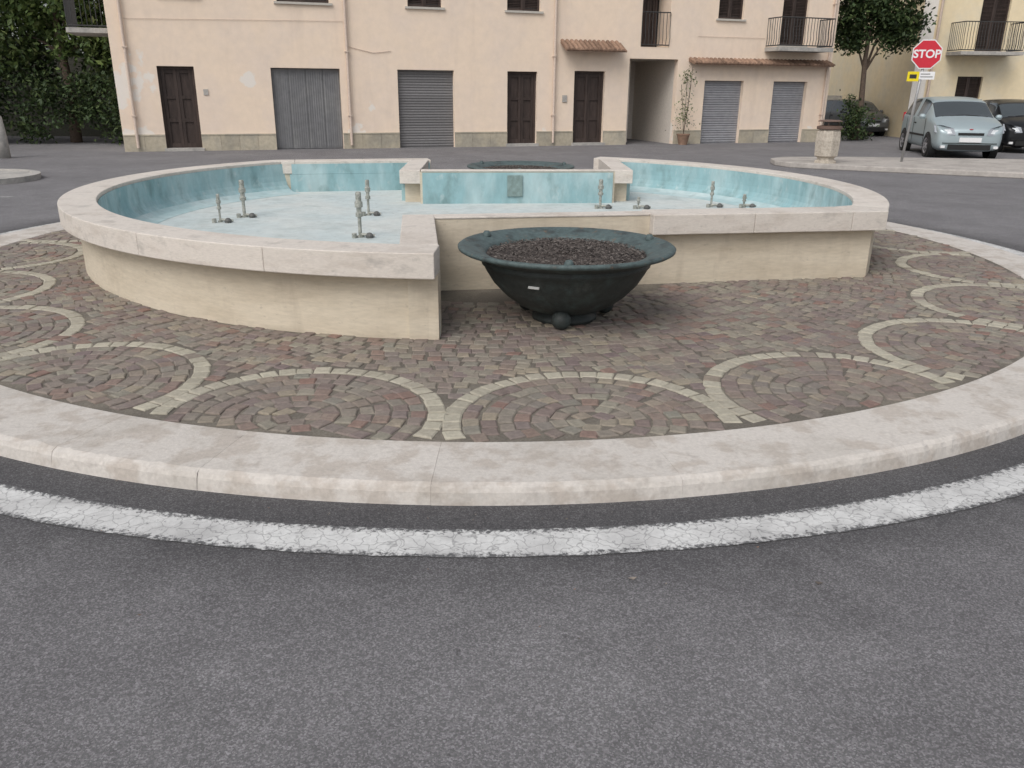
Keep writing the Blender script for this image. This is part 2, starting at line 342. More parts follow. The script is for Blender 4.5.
def lining(c, W, k, a0, a1, n, rin):
    # painted lining: one continuous face from just below the coping top down to the cove
    r = min(W - k, rin - .008)
    prof = [(r + .004, ZS - .01), (r + .004, ZT - .035), (r, ZT - .035), (r - .003, .50), (r - .012, .43), (r - .035, .375), (r - .08, .33), (r - .17, .295), (r - .34, ZF + .003), (r - .34, ZF - .02), (r + .05, ZF - .02), (r + .05, ZS - .01)]
    gb.sweep(c, prof, a0, a1, n, [0, 0, 0, 0, 0, 0, 2, 2, 2, 0, 0, 0], 0)
lining(C1, W1, .19, aB1 + .015, aA - .02, 90, S1 - CWD)
lining(C2, W2, .22, aB + .03, aA1 - .03, 70, S2 - CWD)
for (p, q, k) in ((A, A2, .195), (A2, Mi, .155), (Mi, B, .195), (Ap, Q1, .195), (Q1, Q2, .155), (Q2, Q3, .195), (Q3, Bp, .195)):
    top = ZT - .03 if k < .18 else ZS - .006
    en = -.12 if k > .18 else -.03
    strip(gb, p, q, k, k + (.063 if k > .18 else .03), ZF - .02, top, 0, e0=en, e1=en)
strip(gb, Mi, B, .241, .259, ZS - .004, ZT - .035, 0, e0=-.02, e1=-.26)
strip(gb, Q3, Bp, .241, .259, ZS - .004, ZT - .035, 0, e0=-.02, e1=-.15)
strip(gb, Q2, Q3, .251, .260, ZS - .004, ZT - .035, 0, e0=-.0, e1=-.26)
strip(gb, Ap, Q1, .251, .260, ZS - .004, ZT - .035, 0, e0=-.26, e1=.0)
gb.obj('basin_wall', [TEAL, TEALD, TEALC], F_)
gh = Geo()
strip(gh, along(Q1, Q2, 1.22, .187), along(Q1, Q2, 1.42, .187), 0, .02, .37, .64)
gh.obj('inspection_hatch', M('hatch', (.2, .27, .26), var=.2), F_, bevel=.004)
def jet(x, y, h, big=1.):
    g = Geo(); b = big * .82
    g.lathe([(0, 0), (.045 * b, 0), (.045 * b, .015), (.02 * b, .02), (.02 * b, h * .45), (.040 * b, h * .46), (.040 * b, h * .54), (.028 * b, h * .56), (.028 * b, h * .66), (.044 * b, h * .67), (.044 * b, h * .78), (.032 * b, h * .8), (.032 * b, h * .97), (.026 * b, h), (0, h)], (x, y, ZF), 14)
    g.tube([(x, y, ZF + .03), (x + .08, y - .03, ZF + .03), (x + .15, y - .02, ZF + .02)], .014)
    g.lathe([(0, 0), (.035, 0), (.04, .025), (.02, .05), (0, .055)], (x + .1, y - .04, ZF), 10, 1)
    g.lathe([(0, 0), (.025, 0), (.025, .045), (0, .05)], (x - .05, y - .05, ZF), 10, 0)
    return g.obj('water_jet', [BRONZE, FIT], F_, smooth=False)
for (x, y, h, b) in ((-1.46, 7.84, .42, 1.1), (-1.62, 9.27, .38, .9), (-2.94, 9.05, .39, 1.1), (-3.08, 8.68, .28, .7), (1.04, 10.0, .33, 1.), (2.42, 10.2, .30, .8), (1.5, 10.0, .12, .7), (2.82, 10.2, .14, .8)):
    k = 1.05; jet(x * k, y * k, h + .025, b)

# ------------------------------------------------------------------ bowls
def bowl(x, y):
    e = empty('planter_bowl', (x, y, .088))
    g = Geo(); o = -.088
    prof = [(0, .15), (.2, .152), (.28, .175), (.36, .215), (.45, .285), (.53, .37), (.58, .45), (.605, .50), (.615, .505), (.615, .53), (.605, .54), (.64, .555), (.70, .578), (.765, .60), (.785, .612), (.788, .628), (.775, .638), (.755, .637), (.70, .62), (.62, .598), (.59, .585), (.575, .54)]
    k = 14
    g.lathe([(r, z + o) for r, z in prof[:k]], n=64, mi=0)
    g.lathe([(r, z + o) for r, z in prof[k - 1:]], n=64, mi=1)
    g.obj('bowl_shell', [BOWL, BOWLR], e, smooth=True)
    g = Geo()
    g.lathe([(.0, .0), (.24, .0), (.24, .03), (.18, .07), (.18, .08), (0, .08)], n=24)
    for t in (radians(-97), radians(23), radians(143)):
        c = (.34 * cos(t), .34 * sin(t), .07)
        g.lathe([(.07 * sin(pi * i / 12), -.07 * cos(pi * i / 12)) for i in range(13)], c, 20)
    g.obj('feet', BOWL, e, smooth=True)
    g = Geo()
    for t in (radians(25), radians(145), radians(-92)):
        g.lathe([(.0, .03), (.02, .027), (.03, .01), (.032, -.01)], (.72 * cos(t), .72 * sin(t), .545), 12)
    g.obj('rim_lugs', BOWLR, e, smooth=True)
    V = []; Fc = []; n = 30
    for i in range(n + 1):
        for j in range(48):
            r = .59 * i / n; t = 2 * pi * j / 48; V.append((r * cos(t), r * sin(t), .475 + .03 * (1 - (i / n) ** 2) + U(-.008, .008)))
    for i in range(n):
        for j in range(48): Fc.append((i * 48 + j, i * 48 + (j + 1) % 48, (i + 1) * 48 + (j + 1) % 48, (i + 1) * 48 + j))
    mesh('soil', V, Fc, SOIL, e)
    g = Geo()
    for i in range(1900):
        r = .575 * sqrt(R()); t = U(0, 2 * pi); l = U(.004, .017); w = U(.003, .008); z = .485 + .03 * (1 - (r / .59) ** 2) + U(0, .01)
        mt = Matrix.Translation((r * cos(t), r * sin(t), z)) @ Euler((U(-.5, .5), U(-.5, .5), U(0, 6.3))).to_matrix().to_4x4()
        vs = [mt @ Vector(v) for v in ((-l, -w, 0), (l, -w * .6, 0), (l, w * .7, 0), (-l, w, 0), (0, 0, .005))]
        g.add(vs, [(0, 1, 4), (1, 2, 4), (2, 3, 4), (3, 0, 4), (3, 2, 1, 0)])
    for i in range(26):
        r = .5 * sqrt(R()); t = U(0, 6.3); a = U(0, 6.3); l = U(.05, .12); p = Vector((r * cos(t), r * sin(t), .51)); q = p + Vector((l * cos(a), l * sin(a), U(0, .03)))
        if hypot(q.x, q.y) < .58: g.tube([p, q], .003, 5)
    g.obj('mulch', CHIP, e)
    return e
b = bowl(.385, 5.95)
lab = Geo(); lab.box(-.04, .04, -.003, .003, -.025, .025); o = lab.obj('label', M('paper_label', (.6, .6, .58)), b)
o.location = (-.24, -.512, .355); o.rotation_euler = (radians(-38), 0, radians(-25))
bowl(.1, 12.4)

# ------------------------------------------------------------------ facade tool
PLAST = M('cream_plaster', (.83, .68, .54), rough=.9, col2=(.78, .65, .54), s=.9, lo=.4, hi=.7, var=.04, vs=5, bs=60, bd=.003, stain=((.62, .50, .40), 1.5, .15, .55, .8, .45))
def patched(m, c2, s, lo, hi):
    nt = m.node_tree; N = nt.nodes; L = nt.links; b = N['Principled BSDF']; src = b.inputs['Base Color'].links[0].from_socket
    g = N.new('ShaderNodeNewGeometry'); n = N.new('ShaderNodeTexNoise'); n.inputs['Scale'].default_value = s; n.inputs['Detail'].default_value = 7; L.new(g.outputs['Position'], n.inputs['Vector'])
    sx = N.new('ShaderNodeSeparateXYZ'); L.new(g.outputs['Position'], sx.inputs[0])
    mz = N.new('ShaderNodeMapRange'); L.new(sx.outputs[2], mz.inputs[0]); mz.inputs[1].default_value = .3; mz.inputs[2].default_value = 3.; mz.inputs[3].default_value = .07; mz.inputs[4].default_value = -.1
    mx_ = N.new('ShaderNodeMapRange'); L.new(sx.outputs[0], mx_.inputs[0]); mx_.inputs[1].default_value = -10.5; mx_.inputs[2].default_value = -6; mx_.inputs[3].default_value = .05; mx_.inputs[4].default_value = -.02
    ad = N.new('ShaderNodeMath'); L.new(n.outputs['Fac'], ad.inputs[0]); L.new(mz.outputs[0], ad.inputs[1])
    ad2 = N.new('ShaderNodeMath'); L.new(ad.outputs[0], ad2.inputs[0]); L.new(mx_.outputs[0], ad2.inputs[1])
    mr = N.new('ShaderNodeMapRange'); L.new(ad2.outputs[0], mr.inputs[0]); mr.inputs[1].default_value = lo; mr.inputs[2].default_value = hi
    mx = N.new('ShaderNodeMix'); mx.data_type = 'RGBA'; L.new(mr.outputs[0], mx.inputs[0]); L.new(src, mx.inputs[6]); mx.inputs[7].default_value = (*c2, 1)
    L.new(mx.outputs[2], b.inputs['Base Color'])
patched(PLAST, (.80, .74, .67), .8, .64, .66)
PLINTH = M('stone_plinth', (.45, .40, .31), rough=.9, col2=(.36, .33, .27), s=2, var=.12, vs=12, isl=.1)
WOODD = M('dark_brown_wood', (.050, .036, .031), rough=.6, var=.3, vs=14, isl=.2, st=(1, 1, .2))
GREYD = M('grey_painted_metal', (.21, .21, .215), rough=.6, var=.1, vs=6, isl=.08, stain=((.30, .30, .29), 3, .4, .5, .7, .5))
GREYD2 = M('grey_roller_metal', (.29, .29, .305), rough=.5, var=.1, vs=6, isl=.06)
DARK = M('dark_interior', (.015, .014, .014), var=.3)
IRON = M('painted_iron', (.05, .05, .05), rough=.6, var=.2)
SILL = M('stone_sill', (.5, .47, .42), var=.1)
TILE = M('terracotta_tiles', (.24, .155, .11), rough=.9, var=.25, vs=8, isl=.35)
PIPE = M('pipe_paint', (.60, .49, .41), rough=.6, var=.1)
CONC = M('concrete', (.42, .40, .37), rough=.9, col2=(.33, .32, .30), s=3, var=.15, vs=20, bs=60, bd=.003)

def facade(name, w, h, holes, mat, parent, depth=.22, z0=0):
    xs = sorted({0, w} | {v for q in holes for v in q[:2]}); zs = sorted({z0, h} | {v for q in holes for v in q[2:4]})
    def hole(i, j):
        x = (xs[i] + xs[i + 1]) / 2; z = (zs[j] + zs[j + 1]) / 2
        return any(q[0] < x < q[1] and q[2] < z < q[3] for q in holes)
    g = Geo()
    for i in range(len(xs) - 1):
        for j in range(len(zs) - 1):
            if not hole(i, j): g.add([(xs[i], 0, zs[j]), (xs[i + 1], 0, zs[j]), (xs[i + 1], 0, zs[j + 1]), (xs[i], 0, zs[j + 1])], [(0, 1, 2, 3)])
    for (a, b, c, d) in [q[:4] for q in holes]:
        g.add([(a, 0, c), (a, 0, d), (a, depth, d), (a, depth, c)], [(0, 1, 2, 3)])
        g.add([(b, 0, c), (b, 0, d), (b, depth, d), (b, depth, c)], [(0, 1, 2, 3)])
        g.add([(a, 0, d), (b, 0, d), (b, depth, d), (a, depth, d)], [(0, 1, 2, 3)])
        if c > 0: g.add([(a, 0, c), (b, 0, c), (b, depth, c), (a, depth, c)], [(0, 1, 2, 3)])
    return g.obj(name, mat, parent)

def wood_door(parent, a, b, z1, z0=0, y=.12):
    g = Geo(); g.box(a, b, y + .05, y + .09, z0, z1)
    g.box(a, a + .07, y, y + .048, z0, z1); g.box(b - .07, b, y, y + .048, z0, z1); g.box(a + .072, b - .072, y, y + .048, z1 - .07, z1)
    m = (a + b) / 2
    for (p, q) in ((a + .075, m - .004), (m + .004, b - .075)):
        g.box(p, p + .08, y + .015, y + .048, z0 + .02, z1 - .075); g.box(q - .08, q, y + .015, y + .048, z0 + .02, z1 - .075)
        for (u, v) in ((.02, .2), (.75, .85), (1.35, 1.43), (z1 - z0 - .17, z1 - z0 - .08)): g.box(p + .082, q - .082, y + .018, y + .048, z0 + u, z0 + v)
    return g.obj('wooden_door', WOODD, parent)
def roller(parent, a, b, z1, mat=GREYD2, y=.14):
    g = Geo(); z = .02
    while z < z1 - .01:
        g.add([(a, y + .02, z), (b, y + .02, z), (b, y, z + .03), (a, y, z + .03), (b, y + .004, z + .06), (a, y + .004, z + .06), (b, y + .02, z + .073), (a, y + .02, z + .073)], [(0, 1, 2, 3), (3, 2, 4, 5), (5, 4, 6, 7)])
        z += .075
    g.box(a, b, y + .022, y + .05, 0, z1)
    return g.obj('roller_shutter', mat, parent)
def window(parent, a, b, z0, z1, y=.1, shut=True):
    g = Geo(); g.box(a, b, y + .06, y + .08, z0, z1, 1)
    for (p, q) in ((a, (a + b) / 2 - .003), ((a + b) / 2 + .003, b)):
        g.box(p, p + .06, y, y + .05, z0, z1); g.box(q - .06, q, y, y + .05, z0, z1); g.box(p + .061, q - .061, y, y + .05, z0, z0 + .07); g.box(p + .061, q - .061, y, y + .05, z1 - .07, z1)
        if shut:
            z = z0 + .09
            while z < z1 - .1:
                g.add([(p + .06, y + .01, z), (q - .06, y + .01, z), (q - .06, y + .045, z + .04), (p + .06, y + .045, z + .04)], [(0, 1, 2, 3)]); z += .045
    g.box(a - .08, b + .08, -.06, y - .002, z0 - .06, z0 - .002, 2)
    return g.obj('window', [WOODD, glass('window_glass'), SILL], parent)
def railing(parent, a, b, y0, z0, z1, wall_y=0, name='balcony_railing'):
    g = Geo()
    def run(p, q):
        n = max(2, int(hypot(q[0] - p[0], q[1] - p[1]) / .11))
        for i in range(n + 1):
            x = p[0] + (q[0] - p[0]) * i / n; y = p[1] + (q[1] - p[1]) * i / n; m = (z0 + z1) / 2
            g.tube([(x, y, z0 + .04), (x, y - .03, z0 + .25), (x, y, m), (x, y, z1)], .010, 5)
        for z in (z0 + .04, z1): g.tube([(p[0], p[1], z), (q[0], q[1], z)], .018, 6)
    run((a, y0), (b, y0))
    if abs(y0 - wall_y) > .1: run((a, y0), (a, wall_y)); run((b, y0), (b, wall_y))
    return g.obj(name, IRON, parent)
def canopy(parent, a, b, z0, z1, d):
    g = Geo(); g.add([(a, 0, z1), (b, 0, z1), (b, -d, z0), (a, -d, z0), (a, 0, z1 - .07), (b, 0, z1 - .07), (b, -d, z0 - .05), (a, -d, z0 - .05)], [(0, 1, 2, 3), (4, 5, 6, 7), (3, 2, 6, 7), (0, 3, 7, 4), (1, 2, 6, 5)])
    x = a + .06
    while x < b:
        V = []; Fc = []
        for k, (y, z) in enumerate(((0, z1 + .03), (-d * .5, (z0 + z1) / 2 + .035), (-d - .04, z0 + .01))):
            for i in range(7):
                t = pi * i / 6; V.append((x + .065 * cos(t), y, z - .02 + .055 * sin(t)))
        for k in range(2):
            for i in range(6): Fc.append((k * 7 + i, k * 7 + i + 1, k * 7 + 8 + i, k * 7 + 7 + i))
        Fc.append(tuple(range(14, 21))); g.add(V, Fc); x += .15
    return g.obj('tiled_canopy', TILE, parent)

E = empty('apartment_building', (-10.44, 22.8, 0), atan2(.3253, .9456)); W = 22.5; H = 7.4
DH = 2.17
doors = [(1.05, 1.97, 0, DH), (3.95, 5.83, 0, DH), (7.47, 9.15, 0, DH), (10.81, 11.77, 0, DH), (12.99, 14.03, 0, DH + .04)]
passg = (14.85, 16.57, 0, 2.6); rg = [(17.6, 19.08, 0, 1.98), (20.25, 21.6, 0, 1.98)]
wins = [(1.3, 2.25, 3.9, 5.3), (4.26, 5.65, 3.84, 5.2), (7.83, 8.82, 3.84, 5.2), (10.79, 11.83, 3.84, 5.2), (17.9, 18.83, 3.84, 5.2)]
balc = [(15.2, 16.18, 2.95, 5.1), (20.3, 21.3, 3.04, 5.2)]
facade('front_wall', W, H, doors + rg + wins + balc + [passg], PLAST, E)
g = Geo(); D = 9
g.add([(0, 0, 0), (0, D, 0), (0, D, H), (0, 0, H)], [(0, 1, 2, 3)]); g.add([(W, 0, 0), (W, D, 0), (W, D, H), (W, 0, H)], [(0, 1, 2, 3)]); g.add([(0, D, 0), (W, D, 0), (W, D, H), (0, D, H)], [(0, 1, 2, 3)])
g.obj('side_walls', PLAST, E)
g = Geo(); g.add([(-.5, -.6, H), (W + .5, -.6, H), (W + .5, D / 2, H + 1.4), (-.5, D / 2, H + 1.4), (-.5, D + .5, H), (W + .5, D + .5, H), (-.5, -.6, H - .12), (W + .5, -.6, H - .12)], [(0, 1, 2, 3), (3, 2, 5, 4), (0, 1, 7, 6), (6, 7, 5, 4)])
g.obj('roof', TILE, E)
wood_door(E, *doors[0][:2], DH); wood_door(E, *doors[3][:2], DH); wood_door(E, *doors[4][:2], DH + .04)
g = Geo(); a, b_ = doors[1][:2]; n = 4
for i in range(n):
    p = a + (b_ - a) * i / n + .006; q = a + (b_ - a) * (i + 1) / n - .006; g.box(p, q, .15, .18, .02, DH - .02)
    x = p + .03
    while x < q - .02: g.box(x, x + .025, .135, .149, .06, DH - .08); x += .062
g.box(a, b_, .182, .2, 0, DH); g.obj('folding_garage_door', GREYD, E)
roller(E, *doors[2][:2], DH, M('roller_dark_grey', (.19, .185, .185), rough=.6, isl=.1)); roller(E, *rg[0][:2], 1.98); roller(E, *rg[1][:2], 1.98)
for w in wins: window(E, *w)
g = Geo(); a, b_ = passg[:2]
g.box(a, b_, 3.0, 3.05, 0, 2.6); g.box(b_, b_ + .05, .225, 3, 0, 2.6); g.box(a - .05, a, .225, 3, 0, 2.6, 1); g.box(a, b_, .225, 3, 2.602, 2.65)
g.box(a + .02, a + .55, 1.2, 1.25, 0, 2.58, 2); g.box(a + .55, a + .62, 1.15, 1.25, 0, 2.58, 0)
g.obj('passage', [M('grey_plaster', (.62, .57, .51), var=.1), PLAST, DARK], E)
for q in balc:
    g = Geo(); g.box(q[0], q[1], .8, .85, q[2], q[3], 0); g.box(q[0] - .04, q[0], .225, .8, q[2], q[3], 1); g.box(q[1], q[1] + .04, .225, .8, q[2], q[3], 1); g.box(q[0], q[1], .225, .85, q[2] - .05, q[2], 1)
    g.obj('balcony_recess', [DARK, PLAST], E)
wood_door(E, 15.5, 16.05, 5.0, 3.0, .65); window(E, 20.3, 21.3, 3.1, 5.15, .1)
railing(E, 15.2, 16.18, -.02, 2.97, 3.95)
g = Geo(); g.box(19.75, 21.85, -.8, -.001, 2.9, 3.02); g.obj('balcony_slab', CONC, E); railing(E, 19.79, 21.81, -.76, 3.03, 3.9)
canopy(E, 12.5, 14.5, 2.80, 3.05, .5); canopy(E, 16.95, 22.3, 2.5, 2.62, .38)
g = Geo(); g.box(-1.0, -.001, .3, 2.2, 2.95, 3.07); g.obj('side_balcony_slab', CONC, E)
railing(E, -.95, -.02, .35, 3.08, 4.1, wall_y=.35, name='side_balcony_railing')
g = Geo()
for i in range(17):
    y = .35 + 1.8 * i / 16; g.tube([(-.96, y, 3.1), (-.96, y, 4.1)], .009, 5)
g.tube([(-.96, .35, 4.1), (-.96, 2.15, 4.1)], .016, 6); g.obj('side_railing', IRON, E)
g = Geo(); segs = [(0, 1.05), (1.97, 3.95), (5.83, 7.47), (9.15, 10.81), (11.77, 12.99), (14.03, 14.85), (16.57, 17.6), (19.08, 20.25), (21.6, 22.5)]
for (a, b_) in segs:
    n = max(1, round((b_ - a) / .55))
    for i in range(n): g.box(a + (b_ - a) * i / n + .003, a + (b_ - a) * (i + 1) / n - .003, -.03, -.001, 0, .40)
    g.box(a, b_, -.04, -.002, .404, .44)
g.obj('plinth', PLINTH, E)
g = Geo()
for (x, zt) in ((.35, 7.3), (6.05, 7.3), (12.3, 7.3), (22.3, 7.3)):
    g.tube([(x, -.075, .1), (x, -.075, zt)], .04, 8)
    for z in (.9, 2.6, 4.4): g.box(x - .06, x + .06, -.125, -.003, z, z + .03)
g.obj('drainpipe', PIPE, E)
g = Geo()
g.tube([(6.1, -.02, 2.75), (6.8, -.02, 2.6), (7.3, -.02, 2.66)], .008, 5); g.tube([(.4, -.02, 3.3), (6.0, -.02, 3.4)], .005, 5); g.tube([(17.2, -.02, 3.3), (19.7, -.02, 3.3)], .005, 5)
g.obj('wall_cable', PIPE, E)
g = Geo(); g.box(12.6, 12.75, -.03, -.003, 1.3, 1.5); g.box(2.15, 2.27, -.02, -.003, 1.45, 1.6); g.obj('meter_box', CONC, E)
g = Geo()
for (a, b_) in ((1.05, 1.97), (10.81, 11.77), (12.99, 14.03)): g.box(a - .05, b_ + .05, -.1, .2, 0.0, .08)
g.obj('door_step', CONC, E)

# ------------------------------------------------------------------ foliage
LEAF = M('leaves', (0, 0, 0), rough=.6, ramp=[(.035, .06, .02), (.085, .13, .035), (.055, .095, .03), (.14, .19, .055), (.045, .075, .025), (.21, .25, .10)], var=.4, vs=1.2)
LEAFD = M('leaves_dark', (0, 0, 0), rough=.6, ramp=[(.018, .03, .014), (.04, .07, .024), (.028, .05, .018), (.075, .105, .035), (.026, .045, .016)], var=.4, vs=1.2)
BARK = M('bark', (.12, .09, .07), rough=.95, var=.3, vs=20, bs=30, bd=.01)
def leaves(G, blobs, size):
    for (cx, cy, cz, rx, ry, rz, n) in blobs:
        nc = max(6, n // 60)
        for c in range(nc):
            v = Vector((random.gauss(0, 1), random.gauss(0, 1), random.gauss(0, 1))).normalized() * (R() ** .4)
            px, py, pz = cx + v.x * rx, cy + v.y * ry, cz + v.z * rz; cr = U(.10, .22) * (rx + rz) * .5 + .06
            for i in range(n // nc):
                x, y, z = px + random.gauss(0, cr), py + random.gauss(0, cr), pz + random.gauss(0, cr * .8)
                if z < .03: z = U(.03, .4)
                s = size * U(.6, 1.4); q = Euler((U(-1.1, 1.1), U(-1.1, 1.1), U(0, 6.3))).to_matrix()
                vs = [Vector((x, y, z)) + q @ Vector(p) for p in ((-s, 0, 0), (0, -s * .5, .0), (s, 0, -.2 * s), (0, s * .5, 0))]
                G.add(vs, [(0, 1, 2, 3)])
def tree(name, x, y, h, blobs, size, mat=LEAF, r=.14):
    e = empty(name, (x, y, 0)); g = Geo()
    g.tube([(0, 0, 0), (.05, .03, h * .25), (-.04, 0, h * .5), (.03, 0, h * .8)], [r * 1.3, r, r * .8, r * .3], 10)
    for b in blobs:
        g.tube([(0, 0, h * .42), (b[0] * .4, b[1] * .4, (h * .42 + b[2]) / 2), (b[0], b[1], b[2])], [r * .5, r * .3, r * .1], 6)
    g.obj('trunk', BARK, e, smooth=True)
    G = Geo(); leaves(G, blobs, size); me = bpy.data.meshes.new('crown'); me.from_pydata(G.V, [], G.F); me.materials.append(mat)
    link(bpy.data.objects.new('crown', me), e); return e
tree('leafy_tree', -13.6, 26.5, 6, [(0, 0, 4.2, 1.6, 1.4, 1.3, 2600), (-1.3, .2, 3.2, 1.4, 1.2, 1.2, 2000), (.6, .3, 5.0, 1.4, 1.2, 1.2, 1400), (.9, .1, 2.9, 1.0, 1.0, 1.2, 1800)], .10)
tree('leafy_tree', -16.6, 25.5, 6, [(0, 0, 3.9, 1.8, 1.5, 1.4, 2800), (-1.2, .2, 5.0, 1.5, 1.3, 1.0, 1200), (.9, -.3, 2.6, 1.3, 1.2, 1.0, 1800), (-1.6, -.3, 2.8, 1.3, 1.3, 1.2, 1600)], .10)
tree('leafy_tree', -20.5, 27.5, 7, [(0, 0, 4.2, 2.4, 1.8, 2.0, 2400), (1.2, 0, 6.2, 1.8, 1.6, 1.0, 900)], .12)
G = Geo(); leaves(G, [(-19 + i * 1.2, 25.0 + .2 * i + U(-.3, .3), 1.1, 1.0, .8, 1.1, 1500) for i in range(7)], .07)
leaves(G, [(-12.6, 27.2, 2.2, .9, .5, 1.4, 1600), (-15.2, 27.4, 2.0, 1.2, .5, 1.2, 1400)], .08)
me = bpy.data.meshes.new('hedge'); me.from_pydata(G.V, [], G.F); me.materials.append(LEAFD); link(bpy.data.objects.new('hedge', me))
g = Geo(); g.box(-40, -11.5, 29.5, 29.8, 0, 2.6); g.obj('garden_wall', M('dark_wall', (.08, .08, .065), var=.3))  # wall behind the hedge, dark grey-green base colour with noise variation
G = Geo(); leaves(G, [(-30 + i * 3.2, 38 + U(-2, 2), 3.2, 2.6, 2, 2.6, 1200) for i in range(7)], .22)
leaves(G, [(16 + i * 3.4, 56 + U(-2, 2), 3.5, 2.8, 2, 3.5, 800) for i in range(6)], .26)
me = bpy.data.meshes.new('distant_trees'); me.from_pydata(G.V, [], G.F); me.materials.append(LEAFD); link(bpy.data.objects.new('distant_trees', me))
tree('street_tree', 12.5, 31.4, 5.6, [(0, 0, 4.1, 1.2, 1.0, .9, 3200), (.9, -.1, 3.8, .9, .8, .7, 2400), (-.3, 0, 5.1, 1.3, 1., 1.0, 2800), (.9, .1, 5.2, 1.2, 1., .9, 2600), (-.6, .1, 3.5, .6, .6, .5, 1200)], .08, LEAFD, .1)
G = Geo(); leaves(G, [(12.1, 30.6, .9, .35, .4, .9, 900), (12.7, 31.6, .6, .4, .4, .6, 600)], .06)
me = bpy.data.meshes.new('shrub'); me.from_pydata(G.V, [], G.F); me.materials.append(LEAFD); link(bpy.data.objects.new('shrub', me))
e = empty('potted_plant', (-10.44 + .9456 * 16.75 + .3253 * .35, 22.8 + .3253 * 16.75 - .9456 * .35, 0))
g = Geo(); g.lathe([(0, 0), (.14, 0), (.2, .3), (.22, .3), (.22, .34), (.18, .34), (.17, .3), (0, .29)], n=20); g.obj('pot', TILE, e, smooth=False)
g = Geo()
for i in range(5):
    a = U(0, 6.3); g.tube([(0, 0, .3), (.08 * cos(a), .05 * sin(a), 1.1), (.16 * cos(a), .08 * sin(a) + .1, U(1.7, 2.4))], .008, 5)
g.obj('stems', BARK, e)
G = Geo(); leaves(G, [(0, .0, .7, .2, .15, .3, 160), (.0, .05, 1.3, .15, .1, .5, 120), (.03, .1, 2.0, .2, .12, .3, 160)], .035); G.obj('foliage', LEAF, e)

# ------------------------------------------------------------------ second building (right)
E2 = empty('yellow_house', (15.1, 33.2, 0), radians(4)); Y2 = M('yellow_plaster', (.78, .66, .45), rough=.9, col2=(.74, .65, .48), s=.8, var=.05, vs=5)
h2 = [(1.75, 2.75, 1.45, 2.25), (2.2, 3.3, 3.15, 5.2), (5.6, 6.6, 1.2, 2.4), (6.2, 7.3, 3.15, 5.2)]
facade('front_wall', 12, 7.5, h2, Y2, E2)
g = Geo(); g.add([(0, 0, 0), (0, 8, 0), (0, 8, 7.5), (0, 0, 7.5)], [(0, 1, 2, 3)]); g.add([(12, 0, 0), (12, 8, 0), (12, 8, 7.5), (12, 0, 7.5)], [(0, 1, 2, 3)]); g.box(-.3, 12.3, -.5, 8.3, 7.5, 7.65); g.obj('side_walls', Y2, E2)
for q in h2: window(E2, *q)
g = Geo(); g.box(1.1, 3.5, -1.0, -.001, 2.98, 3.1); g.obj('balcony_slab', CONC, E2); railing(E2, 1.14, 3.46, -.95, 3.11, 4.1)
g = Geo(); g.box(0, 12, -.03, -.001, 0, .5); g.obj('plinth', PLINTH, E2)
g = Geo(); g.box(-.02, .5, -.025, -.002, .5, 7.4); g.obj('corner_quoin', M('white_render', (.78, .74, .68), var=.05), E2)
g = Geo(); g.tube([(.62, -.07, .1), (.62, -.07, 7.4)], .05, 8); g.obj('drainpipe', PIPE, E2)
E3 = empty('distant_house', (11, 46, 0), 0); h3 = [(2, 3, 1.2, 2.4), (5, 6, 1.2, 2.4), (2, 3, 4, 5.3), (5, 6, 4, 5.3), (8, 9, 4, 5.3)]
facade('front_wall', 14, 6, h3, M('beige_plaster', (.50, .46, .41), var=.1, vs=3), E3)
for q in h3: window(E3, *q)
g = Geo(); g.box(-.4, 14.4, -.5, 8, 6, 6.2); g.obj('roof', TILE, E3)
g = Geo(); g.box(13.0, 16, 39, 39.2, 0, 1.5); g.obj('low_wall', CONC)

# ------------------------------------------------------------------ traffic island + bin + sign
g = Geo(); isl = [(6.25, 20.3), (6.45, 19.75), (7.1, 19.35), (10.7, 17.6), (16, 15.3), (22, 14.0), (22, 19), (14, 21.3), (8.6, 21.7), (6.8, 21.5), (6.35, 21.0)]
g.prism(isl, 0, .12); g.obj('traffic_island', M('island_concrete', (.42, .39, .36), rough=.9, col2=(.34, .315, .29), s=2, var=.12, vs=14, bs=60, bd=.003), bevel=.02)
E_ = empty('litter_bin', (7.25, 19.75, .12))
g = Geo(); g.lathe([(0, 0), (.25, 0), (.25, .05), (.2, .07), (.2, .12), (.27, .16), (.29, .5), (.27, .70), (.24, .72), (.24, .74)], n=8); g.obj('body', M('bin_aggregate', (.50, .45, .38), rough=.9, col2=(.40, .35, .29), s=20, var=.15, vs=50, bs=80, bd=.004), E_)
g = Geo(); g.lathe([(.24, .74), (.27, .75), (.28, .76), (.28, .81), (.2, .83), (.19, .77), (0, .77)], n=24)
for t in range(3):
    a = t * 2.1; g.tube([(.2 * cos(a), .2 * sin(a), .8), (.2 * cos(a), .2 * sin(a), .92)], .012, 6)
g.lathe([(0, .915), (.27, .915), (.27, .93), (.2, .95), (0, .96)], n=24); g.obj('lid', M('brown_metal', (.15, .10, .08), rough=.5), E_)

